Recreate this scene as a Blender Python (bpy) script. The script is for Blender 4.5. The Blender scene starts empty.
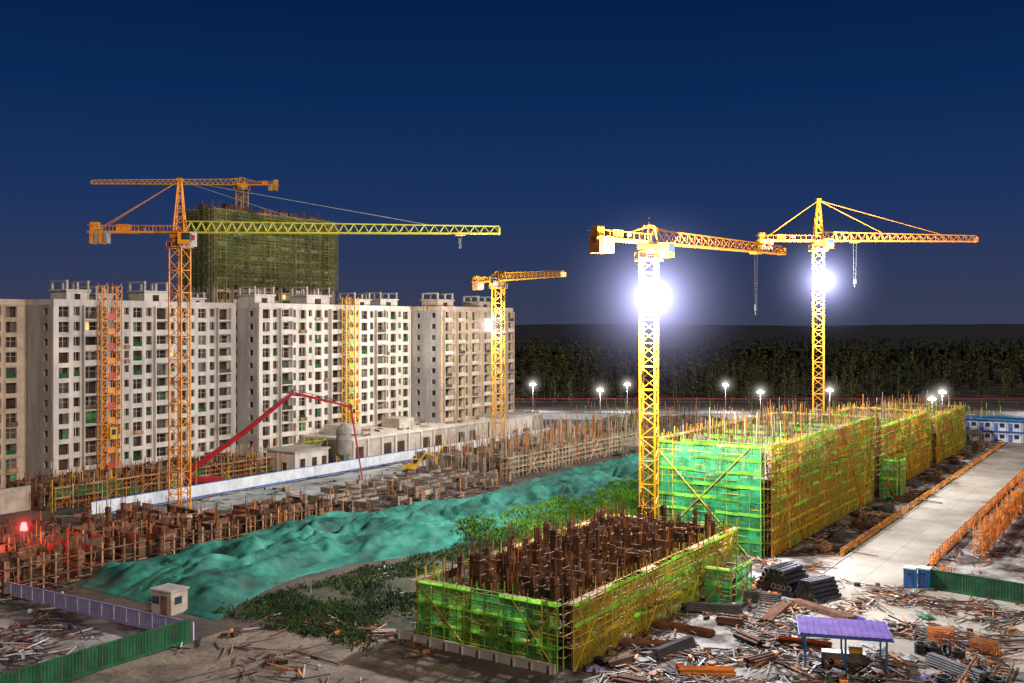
import bpy, math, random
import numpy as np
from mathutils import Vector, noise
R=random.Random(11)
sc=bpy.context.scene
sc.view_settings.view_transform='Standard'; sc.view_settings.look='None'; sc.view_settings.exposure=0
# site axes: x across the blocks, y along the blocks.  camera-aligned frame (e right, n ahead; mostly read off image coordinates) -> site axes
CA,SA=0.8320,0.5547
def cam2site(e,n): return (CA*e-SA*n, SA*e+CA*n)

# ---------------- materials ----------------
M={}
def mat(name,col,rough=0.8,var=0.25,scale=1.0,island=0.0,metal=0.0,col2=None,bump=0.0,emit=0.0,alpha=1.0,detail=6,trans=0.0,ramp=(0.4,0.6),extra=(),vert=0):
    m=bpy.data.materials.new(name); m.use_nodes=True; nt=m.node_tree; nt.nodes.clear()
    N=nt.nodes.new; L=nt.links.new
    out=N('ShaderNodeOutputMaterial'); tc=N('ShaderNodeTexCoord')
    nz=N('ShaderNodeTexNoise'); nz.inputs['Scale'].default_value=scale; nz.inputs['Detail'].default_value=detail; nz.inputs['Roughness'].default_value=0.65
    if vert:
        mp=N('ShaderNodeMapping'); mp.inputs['Scale'].default_value=(1,1,vert); L(tc.outputs['Object'],mp.inputs['Vector']); L(mp.outputs[0],nz.inputs['Vector'])
    else: L(tc.outputs['Object'],nz.inputs['Vector'])
    cr=N('ShaderNodeValToRGB'); cr.color_ramp.elements[0].position=ramp[0]; cr.color_ramp.elements[1].position=ramp[1]
    c2=col2 if col2 else tuple(min(1,c*(1+var)) for c in col)
    c1=tuple(c*(1-var) for c in col) if not col2 else col
    cr.color_ramp.elements[0].color=(*c1,1); cr.color_ramp.elements[1].color=(*c2,1)
    for p,c in extra:
        e=cr.color_ramp.elements.new(p); e.color=(*c,1)
    L(nz.outputs['Fac'],cr.inputs['Fac']); colout=cr.outputs['Color']
    if island>0:
        g=N('ShaderNodeNewGeometry'); mr=N('ShaderNodeMapRange'); mr.inputs['To Min'].default_value=1-island; mr.inputs['To Max'].default_value=1+island
        L(g.outputs['Random Per Island'],mr.inputs['Value'])
        vm=N('ShaderNodeVectorMath'); vm.operation='SCALE'; L(colout,vm.inputs[0]); L(mr.outputs['Result'],vm.inputs['Scale']); colout=vm.outputs['Vector']
    bs=N('ShaderNodeBsdfPrincipled'); bs.inputs['Roughness'].default_value=rough; bs.inputs['Metallic'].default_value=metal
    L(colout,bs.inputs['Base Color'])
    if emit>0:
        L(colout,bs.inputs['Emission Color']); bs.inputs['Emission Strength'].default_value=emit
    if bump>0:
        bp=N('ShaderNodeBump'); bp.inputs['Strength'].default_value=bump; bp.inputs['Distance'].default_value=0.3
        n2=N('ShaderNodeTexNoise'); n2.inputs['Scale'].default_value=scale*5; n2.inputs['Detail'].default_value=6
        L(tc.outputs['Object'],n2.inputs['Vector']); L(n2.outputs['Fac'],bp.inputs['Height']); L(bp.outputs['Normal'],bs.inputs['Normal'])
    sh=bs.outputs[0]
    if trans>0:
        tl=N('ShaderNodeBsdfTranslucent'); L(colout,tl.inputs['Color']); mx=N('ShaderNodeMixShader'); mx.inputs[0].default_value=trans
        L(sh,mx.inputs[1]); L(tl.outputs[0],mx.inputs[2]); sh=mx.outputs[0]
    if alpha<1:
        tp=N('ShaderNodeBsdfTransparent'); mx=N('ShaderNodeMixShader')
        n3=N('ShaderNodeTexNoise'); n3.inputs['Scale'].default_value=0.9; n3.inputs['Detail'].default_value=3; L(tc.outputs['Object'],n3.inputs['Vector'])
        mr2=N('ShaderNodeMapRange'); mr2.inputs['From Min'].default_value=0.35; mr2.inputs['From Max'].default_value=0.65
        mr2.inputs['To Min'].default_value=max(0,alpha-0.25); mr2.inputs['To Max'].default_value=min(1,alpha+0.25)
        L(n3.outputs['Fac'],mr2.inputs['Value']); L(mr2.outputs['Result'],mx.inputs[0]); L(tp.outputs[0],mx.inputs[1]); L(sh,mx.inputs[2]); sh=mx.outputs[0]
    L(sh,out.inputs['Surface']); M[name]=m; return m
mat('soil',(0.05,0.038,0.03),0.95,0.4,0.12,col2=(0.13,0.095,0.07),bump=0.6,ramp=(0.38,0.66))
mat('track_dirt',(0.12,0.085,0.06),0.9,0.4,0.25,col2=(0.28,0.21,0.15),bump=0.6,ramp=(0.35,0.6))
mat('yard_dust',(0.075,0.055,0.045),0.9,0.4,0.2,col2=(0.42,0.39,0.37),bump=0.4,ramp=(0.43,0.6))
mat('road_concrete',(0.24,0.20,0.155),0.8,0.3,0.10,col2=(0.48,0.43,0.35),bump=0.3,ramp=(0.35,0.65),detail=9)
mat('pale_concrete',(0.26,0.29,0.28),0.8,0.3,0.12,col2=(0.56,0.60,0.57),bump=0.2,ramp=(0.38,0.6))
mat('road_far',(0.12,0.11,0.1),0.8,0.3,0.1,col2=(0.3,0.28,0.25))
mat('concrete',(0.40,0.36,0.31),0.85,0.16,0.35,island=0.12,bump=0.1)
mat('concrete_grey',(0.22,0.18,0.14),0.85,0.3,0.5,island=0.35,bump=0.1)
mat('facade',(0.56,0.51,0.455),0.85,0.15,0.4,island=0.10,vert=.25)
mat('facade_tan',(0.46,0.36,0.27),0.85,0.15,0.3,island=0.16)
mat('gable',(0.38,0.36,0.35),0.85,0.2,0.35,island=0.06,vert=.2)
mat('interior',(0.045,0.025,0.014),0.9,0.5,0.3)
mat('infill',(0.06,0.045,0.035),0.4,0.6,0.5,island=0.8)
mat('infill_green',(0.04,0.13,0.04),0.6,0.5,0.6,island=0.6)
mat('window_lit',(1.0,0.55,0.2),0.5,0.2,0.5,emit=1.0,island=0.5)
mat('frame_white',(0.5,0.46,0.4),0.5,0.1,1)
mat('wood',(0.12,0.055,0.030),0.85,0.45,0.7,island=0.65)
mat('wood_dark',(0.055,0.028,0.018),0.85,0.45,0.7,island=0.5)
mat('wood_light',(0.31,0.17,0.08),0.8,0.3,0.9,island=0.5)
mat('rebar',(0.20,0.085,0.04),0.7,0.3,1,island=0.4,metal=0.2)
mat('crane_yellow',(0.78,0.37,0.015),0.45,0.15,0.8,island=0.06)
mat('crane_yellowgreen',(0.50,0.46,0.03),0.45,0.15,0.8,island=0.06)
mat('crane_orange',(0.75,0.27,0.02),0.45,0.15,0.8,island=0.06)
mat('crane_red',(0.5,0.05,0.03),0.45,0.15,0.8,island=0.1)
mat('boom_red',(0.42,0.02,0.03),0.4,0.15,0.8)
mat('steel',(0.16,0.15,0.15),0.45,0.2,1,island=0.3,metal=0.5)
mat('cable',(0.12,0.11,0.10),0.5,0.1,1,metal=0.4)
mat('glass_dark',(0.03,0.045,0.06),0.1,0.2,1)
mat('weight_grey',(0.26,0.24,0.2),0.8,0.2,0.8,island=0.1)
mat('pole_green',(0.18,0.46,0.06),0.6,0.3,0.4,island=0.4)
mat('pole_olive',(0.22,0.19,0.055),0.6,0.3,0.4,island=0.4)
mat('pole_yellow',(0.50,0.34,0.03),0.6,0.3,0.3,island=0.4)
mat('pole_orange',(0.62,0.20,0.025),0.6,0.3,0.4,island=0.4)
mat('pole_pale',(0.50,0.41,0.28),0.6,0.3,0.4,island=0.35)
mat('band_green',(0.26,0.66,0.06),0.7,0.4,0.4,island=0.4,trans=0.45)
mat('band_yellow',(0.58,0.48,0.03),0.7,0.3,0.2,island=0.35,trans=0.45)  # warm lamplight on the road-side scaffold face is put into this colour
mat('band_orange',(0.72,0.22,0.02),0.7,0.3,0.4,island=0.25,trans=0.2)
mat('net_green',(0.04,0.46,0.17),0.8,0.35,0.35,alpha=0.64,trans=0.4)
mat('net_olivegreen',(0.20,0.38,0.04),0.8,0.5,0.2,alpha=0.52,trans=0.4,col2=(0.05,0.40,0.10))
mat('net_warmlit',(0.58,0.26,0.015),0.8,0.5,0.06,alpha=0.60,trans=0.4,col2=(0.30,0.50,0.05))  # golden lamplight on the netting is put into this colour
mat('net_olive',(0.13,0.17,0.045),0.8,0.4,0.12,alpha=0.55,trans=0.4)
mat('net_darkgreen',(0.04,0.22,0.06),0.8,0.4,0.3,alpha=0.5,trans=0.4)
mat('mesh_cover',(0.010,0.085,0.062),0.75,0.4,0.16,col2=(0.028,0.22,0.155),bump=.5,ramp=(0.40,0.62),extra=((0.27,(0.045,0.05,0.03)),(0.33,(0.012,0.05,0.035)),(0.74,(0.12,0.38,0.29))))
mat('grass_ground',(0.03,0.036,0.016),0.95,0.4,0.3,col2=(0.085,0.075,0.04),bump=0.6)
mat('grass',(0.05,0.14,0.015),0.8,0.4,0.1,island=0.6,trans=0.3,col2=(0.15,0.32,0.02))
mat('shrub_dark',(0.02,0.05,0.015),0.8,0.4,0.15,island=0.7,trans=0.3,col2=(0.05,0.085,0.02))
mat('foliage',(0.034,0.048,0.026),0.9,0.4,0.015,island=0.5,trans=0.3,col2=(0.12,0.11,0.035))
mat('far_canopy',(0.014,0.020,0.028),0.95,0.4,0.012,col2=(0.034,0.040,0.042),bump=0.5)  # blue-grey of distance haze put into the canopy colour
mat('trunk',(0.12,0.10,0.07),0.9,0.3,1,island=0.3)
mat('fence_white',(0.66,0.70,0.74),0.5,0.1,0.6,island=0.08)
mat('fence_blue',(0.05,0.14,0.42),0.5,0.1,0.6)
mat('fence_green',(0.02,0.11,0.045),0.5,0.25,0.6,island=0.2)
mat('fence_lav',(0.27,0.24,0.42),0.5,0.15,0.6,island=0.12)
mat('beige_wall',(0.42,0.34,0.27),0.85,0.2,0.4)
mat('purple_roof',(0.10,0.035,0.30),0.8,0.25,0.6,col2=(0.15,0.07,0.40))
mat('blue_paint',(0.02,0.17,0.42),0.45,0.15,0.8)
mat('white_paint',(0.70,0.70,0.70),0.5,0.08,0.8)
mat('black_pipe',(0.035,0.035,0.05),0.5,0.3,0.8,island=0.4)
mat('rubber',(0.02,0.02,0.02),0.8,0.2,1)
mat('tarp_white',(0.5,0.5,0.54),0.7,0.25,0.6)
mat('machine_yellow',(0.7,0.42,0.03),0.5,0.15,0.8)
mat('lamp_white',(1,0.97,0.93),0.5,0,1,emit=120)
mat('lamp_hot',(0.92,0.95,1),0.5,0,1,emit=400)
mat('lamp_red',(1,0.02,0.02),0.5,0,1,emit=30)
def glowmat(name,col,k):  # emission-only volume: lamp glare drawn as a self-lit ball, no dust
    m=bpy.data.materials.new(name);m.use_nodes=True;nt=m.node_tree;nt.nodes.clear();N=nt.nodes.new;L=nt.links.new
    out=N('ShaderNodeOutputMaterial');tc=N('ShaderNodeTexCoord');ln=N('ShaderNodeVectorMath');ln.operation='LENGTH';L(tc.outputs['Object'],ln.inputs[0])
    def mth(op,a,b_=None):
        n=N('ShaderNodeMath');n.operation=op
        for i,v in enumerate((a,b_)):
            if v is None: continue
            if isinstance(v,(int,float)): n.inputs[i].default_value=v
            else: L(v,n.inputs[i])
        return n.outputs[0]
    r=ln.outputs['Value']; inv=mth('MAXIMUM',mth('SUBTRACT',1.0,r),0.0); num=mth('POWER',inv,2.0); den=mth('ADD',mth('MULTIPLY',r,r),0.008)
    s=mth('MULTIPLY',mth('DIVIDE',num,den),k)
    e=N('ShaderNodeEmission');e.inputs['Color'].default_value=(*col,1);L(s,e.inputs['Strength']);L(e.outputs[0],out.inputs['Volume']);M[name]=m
glowmat('glow_blue',(.58,.58,1),.013); glowmat('glow_warm',(1,.95,.85),.016); glowmat('glow_red',(1,.05,.04),.02)

# ---------------- builder ----------------
class B:
    def __init__(s): s.v=[];s.f=[];s.mi=[];s.ms=[]
    def _m(s,m):
        if m not in s.ms: s.ms.append(m)
        return s.ms.index(m)
    def mm(s,x0,x1,y0,y1,z0,z1,m):
        n=len(s.v); i=s._m(m)
        s.v+=[(x0,y0,z0),(x1,y0,z0),(x1,y1,z0),(x0,y1,z0),(x0,y0,z1),(x1,y0,z1),(x1,y1,z1),(x0,y1,z1)]
        s.f+=[(n,n+3,n+2,n+1),(n+4,n+5,n+6,n+7),(n,n+1,n+5,n+4),(n+1,n+2,n+6,n+5),(n+2,n+3,n+7,n+6),(n+3,n,n+4,n+7)]
        s.mi+=[i]*6
    def box(s,c,d,m,rot=0,tilt=0):
        n=len(s.v); i=s._m(m); cr,sr=math.cos(rot),math.sin(rot); ct,st=math.cos(tilt),math.sin(tilt)
        for dz in(-.5,.5):
            for dx,dy in((-.5,-.5),(.5,-.5),(.5,.5),(-.5,.5)):
                x,y,z=dx*d[0],dy*d[1],dz*d[2]
                x,z=x*ct-z*st,x*st+z*ct
                s.v.append((c[0]+x*cr-y*sr,c[1]+x*sr+y*cr,c[2]+z))
        s.f+=[(n,n+3,n+2,n+1),(n+4,n+5,n+6,n+7),(n,n+1,n+5,n+4),(n+1,n+2,n+6,n+5),(n+2,n+3,n+7,n+6),(n+3,n,n+4,n+7)]
        s.mi+=[i]*6
    def cyl(s,p,q,r,m,n=8,r2=None,cap=True):
        p=Vector(p);q=Vector(q);d=(q-p)
        if d.length<1e-6:return
        d.normalize(); a=d.cross(Vector((0,0,1)))
        if a.length<1e-3:a=d.cross(Vector((1,0,0)))
        a.normalize();b=d.cross(a); r2=r if r2 is None else r2; k=len(s.v);i=s._m(m)
        ph=math.pi/4 if n==4 else 0
        for P,rr in((p,r),(q,r2)):
            for j in range(n):
                t=2*math.pi*j/n+ph; w=P+a*(math.cos(t)*rr)+b*(math.sin(t)*rr); s.v.append((w.x,w.y,w.z))
        for j in range(n):
            s.f.append((k+j,k+(j+1)%n,k+n+(j+1)%n,k+n+j)); s.mi.append(i)
        if cap:
            s.f.append(tuple(k+j for j in range(n-1,-1,-1)));s.f.append(tuple(k+n+j for j in range(n)));s.mi+=[i,i]
    def beam(s,p,q,w,m,cap=False): s.cyl(p,q,w*0.7071,m,4,cap=cap)
    def quad(s,pts,m):
        n=len(s.v); s.v+=[tuple(p) for p in pts]; s.f.append(tuple(range(n,n+len(pts)))); s.mi.append(s._m(m))
    def torus(s,c,R_,r,m,n=12,k=6,axis='z',rot=0):
        n0=len(s.v);i=s._m(m)
        for j in range(n):
            t=2*math.pi*j/n
            for l in range(k):
                u=2*math.pi*l/k; rr=R_+r*math.cos(u); x,y,z=rr*math.cos(t),rr*math.sin(t),r*math.sin(u)
                if axis=='x': x,y,z=z,x,y
                if axis=='y': x,y,z=x,z,y
                x,y=x*math.cos(rot)-y*math.sin(rot),x*math.sin(rot)+y*math.cos(rot)
                s.v.append((c[0]+x,c[1]+y,c[2]+z))
        for j in range(n):
            for l in range(k):
                s.f.append((n0+j*k+l,n0+((j+1)%n)*k+l,n0+((j+1)%n)*k+(l+1)%k,n0+j*k+(l+1)%k)); s.mi.append(i)
    def make(s,name,parent=None,smooth=False):
        me=bpy.data.meshes.new(name); me.from_pydata(s.v,[],s.f)
        for m in s.ms: me.materials.append(M[m])
        me.polygons.foreach_set('material_index',s.mi)
        if smooth: me.polygons.foreach_set('use_smooth',[True]*len(s.f))
        me.update(); o=bpy.data.objects.new(name,me); sc.collection.objects.link(o)
        if parent: o.parent=parent
        return o
def empty(name):
    o=bpy.data.objects.new(name,None); sc.collection.objects.link(o); return o
def point(name,loc,power,col=(1,0.93,0.82),r=0.5,parent=None):
    l=bpy.data.lights.new(name,'POINT'); l.energy=power; l.color=col; l.shadow_soft_size=r
    o=bpy.data.objects.new(name,l); o.location=loc; sc.collection.objects.link(o)
    if parent:o.parent=parent
    return o
def add_glow(loc,rad,m,parent):  # added glow ball around a lamp, standing in for lens glow
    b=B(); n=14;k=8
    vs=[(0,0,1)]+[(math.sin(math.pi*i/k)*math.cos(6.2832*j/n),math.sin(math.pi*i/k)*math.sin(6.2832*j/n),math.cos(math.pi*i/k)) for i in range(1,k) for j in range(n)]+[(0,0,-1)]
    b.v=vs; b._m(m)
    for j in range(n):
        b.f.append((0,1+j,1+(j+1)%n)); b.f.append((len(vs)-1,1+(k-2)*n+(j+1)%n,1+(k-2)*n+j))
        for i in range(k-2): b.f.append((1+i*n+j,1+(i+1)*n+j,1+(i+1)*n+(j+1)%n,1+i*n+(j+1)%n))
    b.mi=[0]*len(b.f); o=b.make('glow_sphere',parent); o.location=loc; o.scale=(rad,)*3

# ---------------- ground ----------------
b=B(); b.quad([(-9000,-9000,0),(9000,-9000,0),(9000,9000,0),(-9000,9000,0)],'soil'); b.make('ground')
def patch(name,pts,z,m,jit=1.2,step=4):
    out=[]
    for i in range(len(pts)):
        p=Vector(pts[i]);q=Vector(pts[(i+1)%len(pts)]); n=max(1,int((q-p).length/step)); d=(q-p).normalized(); nn=Vector((-d.y,d.x))
        for k in range(n):
            w=p.lerp(q,k/n)+nn*R.uniform(-jit,jit); out.append((w.x,w.y,z))
    b=B(); b.quad(out,m); return b.make(name)
patch('dirt_track',[(-82.5,40),(-58,40),(-50,72),(-66,80),(-78,80),(-82,70)],0.02,'track_dirt')
patch('material_yard',[(-47,60),(-8,60),(-8,128),(-38,132),(-46,134)],0.02,'yard_dust')
patch('compound_ground',[(-118,40),(-84,40),(-84,66),(-118,66)],0.02,'yard_dust')
patch('concrete_yard',[(-150,108),(-147,100),(-134,122),(-131,150),(-131,205),(-122,238),(-149,250)],0.03,'pale_concrete')
patch('concrete_yard',[(-125,238),(-66,200),(-64,300),(-80,345),(-150,330)],0.03,'road_concrete')
patch('verge',[(-46,132),(-38,132),(-38,300),(-46,300)],0.03,'yard_dust',0.5)
patch('verge',[(-27,130),(-2,130),(10,300),(-27,300)],0.015,'yard_dust',0.5)
b=B(); b.quad([(-38,125,0.06),(-28,125,0.06),(-28,420,0.06),(-38,420,0.06)],'road_concrete')
for k in range(50): b.mm(-38,-28,125+k*6,125.05+k*6,0.055,0.064,'track_dirt')
b.mm(-33.03,-32.97,125,420,0.05,0.0645,'track_dirt')
for x in(-38.2,-28.0): b.mm(x,x+0.2,125,420,0,0.18,'concrete')
b.make('concrete_road')
patch('concrete_apron',[(-31,98),(-4,104),(4,128),(-30,129),(-38,126),(-36,112)],0.045,'road_concrete',0.8)
# wheel ruts in the dirt
b=B()
for pts_ in([(-70,42),(-67,56),(-60,66),(-50,72)],[(-76,42),(-74,58),(-70,74)],[(-66,42),(-62,54),(-52,62)]):
    P_=[Vector((*p,0)) for p in pts_]
    for off in(-.95,.95):
        pv=None
        for i in range(len(P_)-1):
            d=(P_[i+1]-P_[i]); n=max(2,int(d.length/1.2)); nn=Vector((-d.y,d.x,0)).normalized()
            for k in range(n):
                w=P_[i].lerp(P_[i+1],k/n)+nn*(off+R.gauss(0,.05)); ww=R.uniform(.12,.2); q=(w-nn*ww,w+nn*ww)
                if pv: b.quad([(pv[0].x,pv[0].y,.035),(pv[1].x,pv[1].y,.035),(q[1].x,q[1].y,.035),(q[0].x,q[0].y,.035)],'soil')
                pv=q
b.make('wheel_ruts')
e0=cam2site(-80,345);e1=cam2site(420,345);e2=cam2site(420,372);e3=cam2site(-80,372)
b=B(); b.quad([(*e0,0.05),(*e1,0.05),(*e2,0.05),(*e3,0.05)],'road_far')
for k in range(60):
    p=cam2site(-70+k*8,358.3);q=cam2site(-66+k*8,358.3); b.beam((*p,0.05),(*q,0.05),0.15,'white_paint')
b.make('distant_road')

def field(name,x0,x1,y0,y1,res,fn,m):
    nx=int((x1-x0)/res);ny=int((y1-y0)/res); v=[];f=[]
    for j in range(ny+1):
        for i in range(nx+1):
            x=x0+i*res;y=y0+j*res; v.append((x,y,fn(x,y)))
    for j in range(ny):
        for i in range(nx):
            k=j*(nx+1)+i
            if max(v[k][2],v[k+1][2],v[k+nx+1][2],v[k+nx+2][2])>-0.2: f.append((k,k+1,k+nx+2,k+nx+1))
    me=bpy.data.meshes.new(name);me.from_pydata(v,[],f);me.materials.append(M[m]);me.polygons.foreach_set('use_smooth',[True]*len(f));me.update()
    o=bpy.data.objects.new(name,me);sc.collection.objects.link(o);return o
def mound(x,y):
    c=-100.0+4*math.sin(y*0.05)+ (3 if y>170 else 0); w=12.3+2.5*math.sin(y*0.11+1)-max(0,(y-150))*0.05
    t=abs(x-c)/w
    e=max(0,min(1,(1.15-t)*3))*max(0,min(1,(y-72)/5))*max(0,min(1,(216-y)/6))
    n=noise.fractal(Vector((x*0.10,y*0.09,1.3)),1.0,2.0,4)
    wx=x+2*noise.noise(Vector((x*.2,y*.2,4)));wy=y+2*noise.noise(Vector((x*.2,y*.2,14)))
    rid=abs(noise.noise(Vector((wx*0.30,wy*0.13,5.0))))
    rid2=abs(noise.noise(Vector((wx*0.7,wy*0.35,9.0)))); rid3=abs(noise.noise(Vector((wx*1.8,wy*1.0,19.0))))
    h=.85+1.9*n+1.4*(1-rid*2)+0.65*(1-2.5*rid2)+.16*(1-3*rid3)
    return h*e*(0.5+0.5*(1-t)) if e>0 else -0.5
field('green_netting_mound',-117,-82,68,220,0.42,mound,'mesh_cover')
def gr(x,y):
    e=min(1,max(0,(x+88)/3))*min(1,max(0,(-66-x)/3))*min(1,max(0,(y-74)/6))*min(1,max(0,(200-y)/8))
    return (0.3+0.6*noise.fractal(Vector((x*.12,y*.12,3)),1,2,3))*e-0.1*(1-e)-(0.3 if e<=0 else 0)
field('grass_verge',-94,-64,72,204,0.8,gr,'grass_ground')
def tufts(name,n,reg,m,hmin,hmax,w,th=-.12):
    v=[];f=[]
    x0,x1,y0,y1=reg
    for cnt in range(n):
        x=R.uniform(x0,x1);y=R.uniform(y0,y1)
        if noise.noise(Vector((x*.15,y*.12,7)))<th+R.uniform(-.25,.25): continue
        z=max(0,gr(x,y),mound(x,y) if x<-84 else 0)
        for k in range(5):
            a=R.uniform(0,6.28);h=R.uniform(hmin,hmax);ox,oy=R.gauss(0,.4),R.gauss(0,.4)
            i=len(v); dx,dy=math.cos(a)*w,math.sin(a)*w
            v+=[(x+ox-dx,y+oy-dy,z),(x+ox+dx,y+oy+dy,z),(x+ox+dx*.4+R.gauss(0,.2),y+oy+dy*.4+R.gauss(0,.2),z+h),(x+ox-dx*.4,y+oy-dy*.4,z+h*.8)]
            f.append((i,i+1,i+2,i+3))
    me=bpy.data.meshes.new(name);me.from_pydata(v,[],f);me.materials.append(M[m]);me.update()
    o=bpy.data.objects.new(name,me);sc.collection.objects.link(o)
tufts('tall_grass',9000,(-90,-67,120,190),'grass',0.2,0.7,0.07,-.15)
tufts('undergrowth',7500,(-89,-66,74,122),'shrub_dark',0.1,.6,0.07,.03)

# ---------------- apartment blocks ----------------
def apartment(name,xf,y0,y1,depth,floors=12,fh=3.0,wall='facade',zb=0,style=0,seed=0,heads=()):
    r=random.Random(seed); P=empty(name); H=zb+floors*fh
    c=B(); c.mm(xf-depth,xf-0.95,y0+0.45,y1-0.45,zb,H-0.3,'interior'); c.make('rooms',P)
    w=B(); d=B()
    def bx(u0,u1,z0,z1,n0,n1,m,bb=w): bb.mm(xf+n0,xf+n1,y0+u0,y0+u1,z0,z1,m)
    L=y1-y0; pat=[(3.2,2.2,2.1,0),(2.3,1.4,1.8,0),(3.6,3.0,2.4,1),(2.3,1.4,1.8,0),(3.2,2.2,2.1,0),(2.1,1.1,1.5,0)]
    if style==1: pat=[(3.3,2.6,2.3,1),(2.6,1.6,1.8,0),(3.3,2.6,2.3,1),(3.0,2.1,2.0,0)]
    bays=[];u=0.6;k=0
    while u<L-2.6:
        p=pat[k%len(pat)]; bays.append((u,min(p[0],L-0.6-u),p[1],p[2],p[3]));u+=p[0];k+=1
    bx(0,0.6,zb,H,-.6,0,wall); bx(u,L,zb,H,-.6,0,wall)
    for (u,bw,wo,ho,bal) in bays:
        if bw<wo+0.3: wo=bw-0.4
        s=(bw-wo)/2
        bx(u,u+s,zb,H,-.6,0.0,wall); bx(u+bw-s,u+bw,zb,H,-.6,0.0,wall)
        if bal: bx(u-0.1,u+0.12,zb,H,0.003,.9,wall); bx(u+bw-.12,u+bw+.1,zb,H,0.003,.9,wall)
        for fl in range(floors):
            z=zb+fl*fh; top=z+fh
            sill=z+fh-0.35-ho
            bx(u+s,u+bw-s,z,sill,-.58,-.02,wall); bx(u+s,u+bw-s,top-0.35,top,-.58,-.02,wall)
            if bal:
                bx(u+.12,u+bw-.12,z-0.1,z+0.12,-.015,.95,wall)
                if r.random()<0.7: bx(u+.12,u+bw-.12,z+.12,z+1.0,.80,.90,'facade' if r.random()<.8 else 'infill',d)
            q=r.random()
            if q<.6:
                mm='infill' if q<.42 else ('infill_green' if q<.5 else 'interior')
                if q<.009: mm='window_lit'
                f0=r.choice([0,0,0,.5]); f1=1 if f0 else r.choice([1,.5,.5])
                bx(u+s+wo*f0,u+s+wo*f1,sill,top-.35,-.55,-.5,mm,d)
            if r.random()<.5:
                mid=u+s+wo/2; bx(mid-.04,mid+.04,sill,top-.35,-.48,-.42,'frame_white',d)
                bx(u+s,u+s+.06,sill,top-.35,-.48,-.42,'frame_white',d); bx(u+s,u+bw-s,sill,sill+.06,-.485,-.415,'frame_white',d)
                if wo>1.5: bx(u+s,u+bw-s,sill+ho*.6,sill+ho*.6+.05,-.485,-.415,'frame_white',d)
            elif r.random()<.4: bx(u+s,u+bw-s,sill,sill+.9,-.30,-.25,'net_darkgreen',d)
            if r.random()<.05: bx(u+s,u+bw-s,z+.1,z+.9,.0,.5,'wood_light',d)
    for fl in range(1,floors+1):
        if fl in(1,2,floors) or style==1: bx(0,L,zb+fl*fh-0.16,zb+fl*fh+.05,0.004,.16,wall)
    bx(0,L,H,H+1.1,-.3,0.02,wall); w.mm(xf-depth,xf-.3,y0,y0+.3,H,H+1.1,wall); w.mm(xf-depth,xf-.3,y1-.3,y1,H,H+1.1,wall)
    w.mm(xf-depth,xf-.61,y0+.5,y1-.5,H-.28,H-.01,'concrete')
    w.mm(xf-depth-.4,xf-depth-.01,y0,y1,zb,H,'gable'); w.mm(xf-depth,xf-.61,y1-.4,y1,zb,H,'gable')
    g='gable'; xs=[xf-depth,xf-depth+3.5,xf-depth+4.6,xf-3.4,xf-2.0,xf-.61]
    for i in(0,2,4): w.mm(xs[i],xs[i+1],y0,y0+.42,zb,H,g)
    for i in(1,3):
        for fl in range(floors):
            z=zb+fl*fh; w.mm(xs[i],xs[i+1],y0+.01,y0+.41,z,z+1.0,g); w.mm(xs[i],xs[i+1],y0+.01,y0+.41,z+2.3,z+3,g)
            if r.random()<.5: d.mm(xs[i],xs[i+1],y0+.3,y0+.36,z+1.0,z+2.3,'infill')
    for fl in range(1,floors): w.mm(xf-depth,xf-.61,y0-.03,y0-.003,zb+fl*fh-.05,zb+fl*fh+.05,'concrete')
    t=B()
    for (u,wd,hh) in heads:
        x1=xf-2.0;x0=xf-7.5;yy0=y0+u
        t.mm(x0,x1,yy0,yy0+wd,H,H+hh*.62,wall); t.mm(x0-.3,x1+.3,yy0-.3,yy0+wd+.3,H+hh*.62+.003,H+hh*.62+.3,wall)
        for px in(x0,x1-.4):
            for py in(yy0,yy0+wd*.5-.2,yy0+wd-.4): t.mm(px,px+.4,py,py+.4,H+hh*.62+.303,H+hh,'concrete')
        t.mm(x0,x1,yy0-.1,yy0+.4,H+hh+.002,H+hh+.4,'concrete'); t.mm(x0,x1,yy0+wd-.4,yy0+wd+.1,H+hh+.002,H+hh+.4,'concrete')
        t.mm(x1+.003,x1+.1,yy0+wd*.35,yy0+wd*.6,H+.6,H+hh*.5,'interior')
        for k in range(6):
            px=R.uniform(x0-2,x1+1);py=yy0+R.uniform(-5,wd+5); t.beam((px,py,H),(px,py,H+R.uniform(1.5,3.5)),.1,'rebar')
    w.make('walls',P); d.make('window_frames',P)
    if heads: t.make('roof_stair_heads',P)
    return P
apartment('apartment_building',-191,62,112.0,15,wall='facade_tan',seed=1,heads=[(8,6,4),(30,5,3.4)])
apartment('apartment_building',-182,112.3,157.5,14,seed=2,heads=[(4,5,4.6),(10.5,4,3.6),(22,6,5),(34,4,3)])
apartment('apartment_building',-175,158.2,212.5,12,seed=3,heads=[(.5,6,4.6),(17,8,5),(34,6,4),(44,7,4.4)])
apartment('apartment_building',-165,213.2,248,12,wall='facade_tan',style=1,seed=4,heads=[(1,7,4.4),(20,7,4)])

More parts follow.
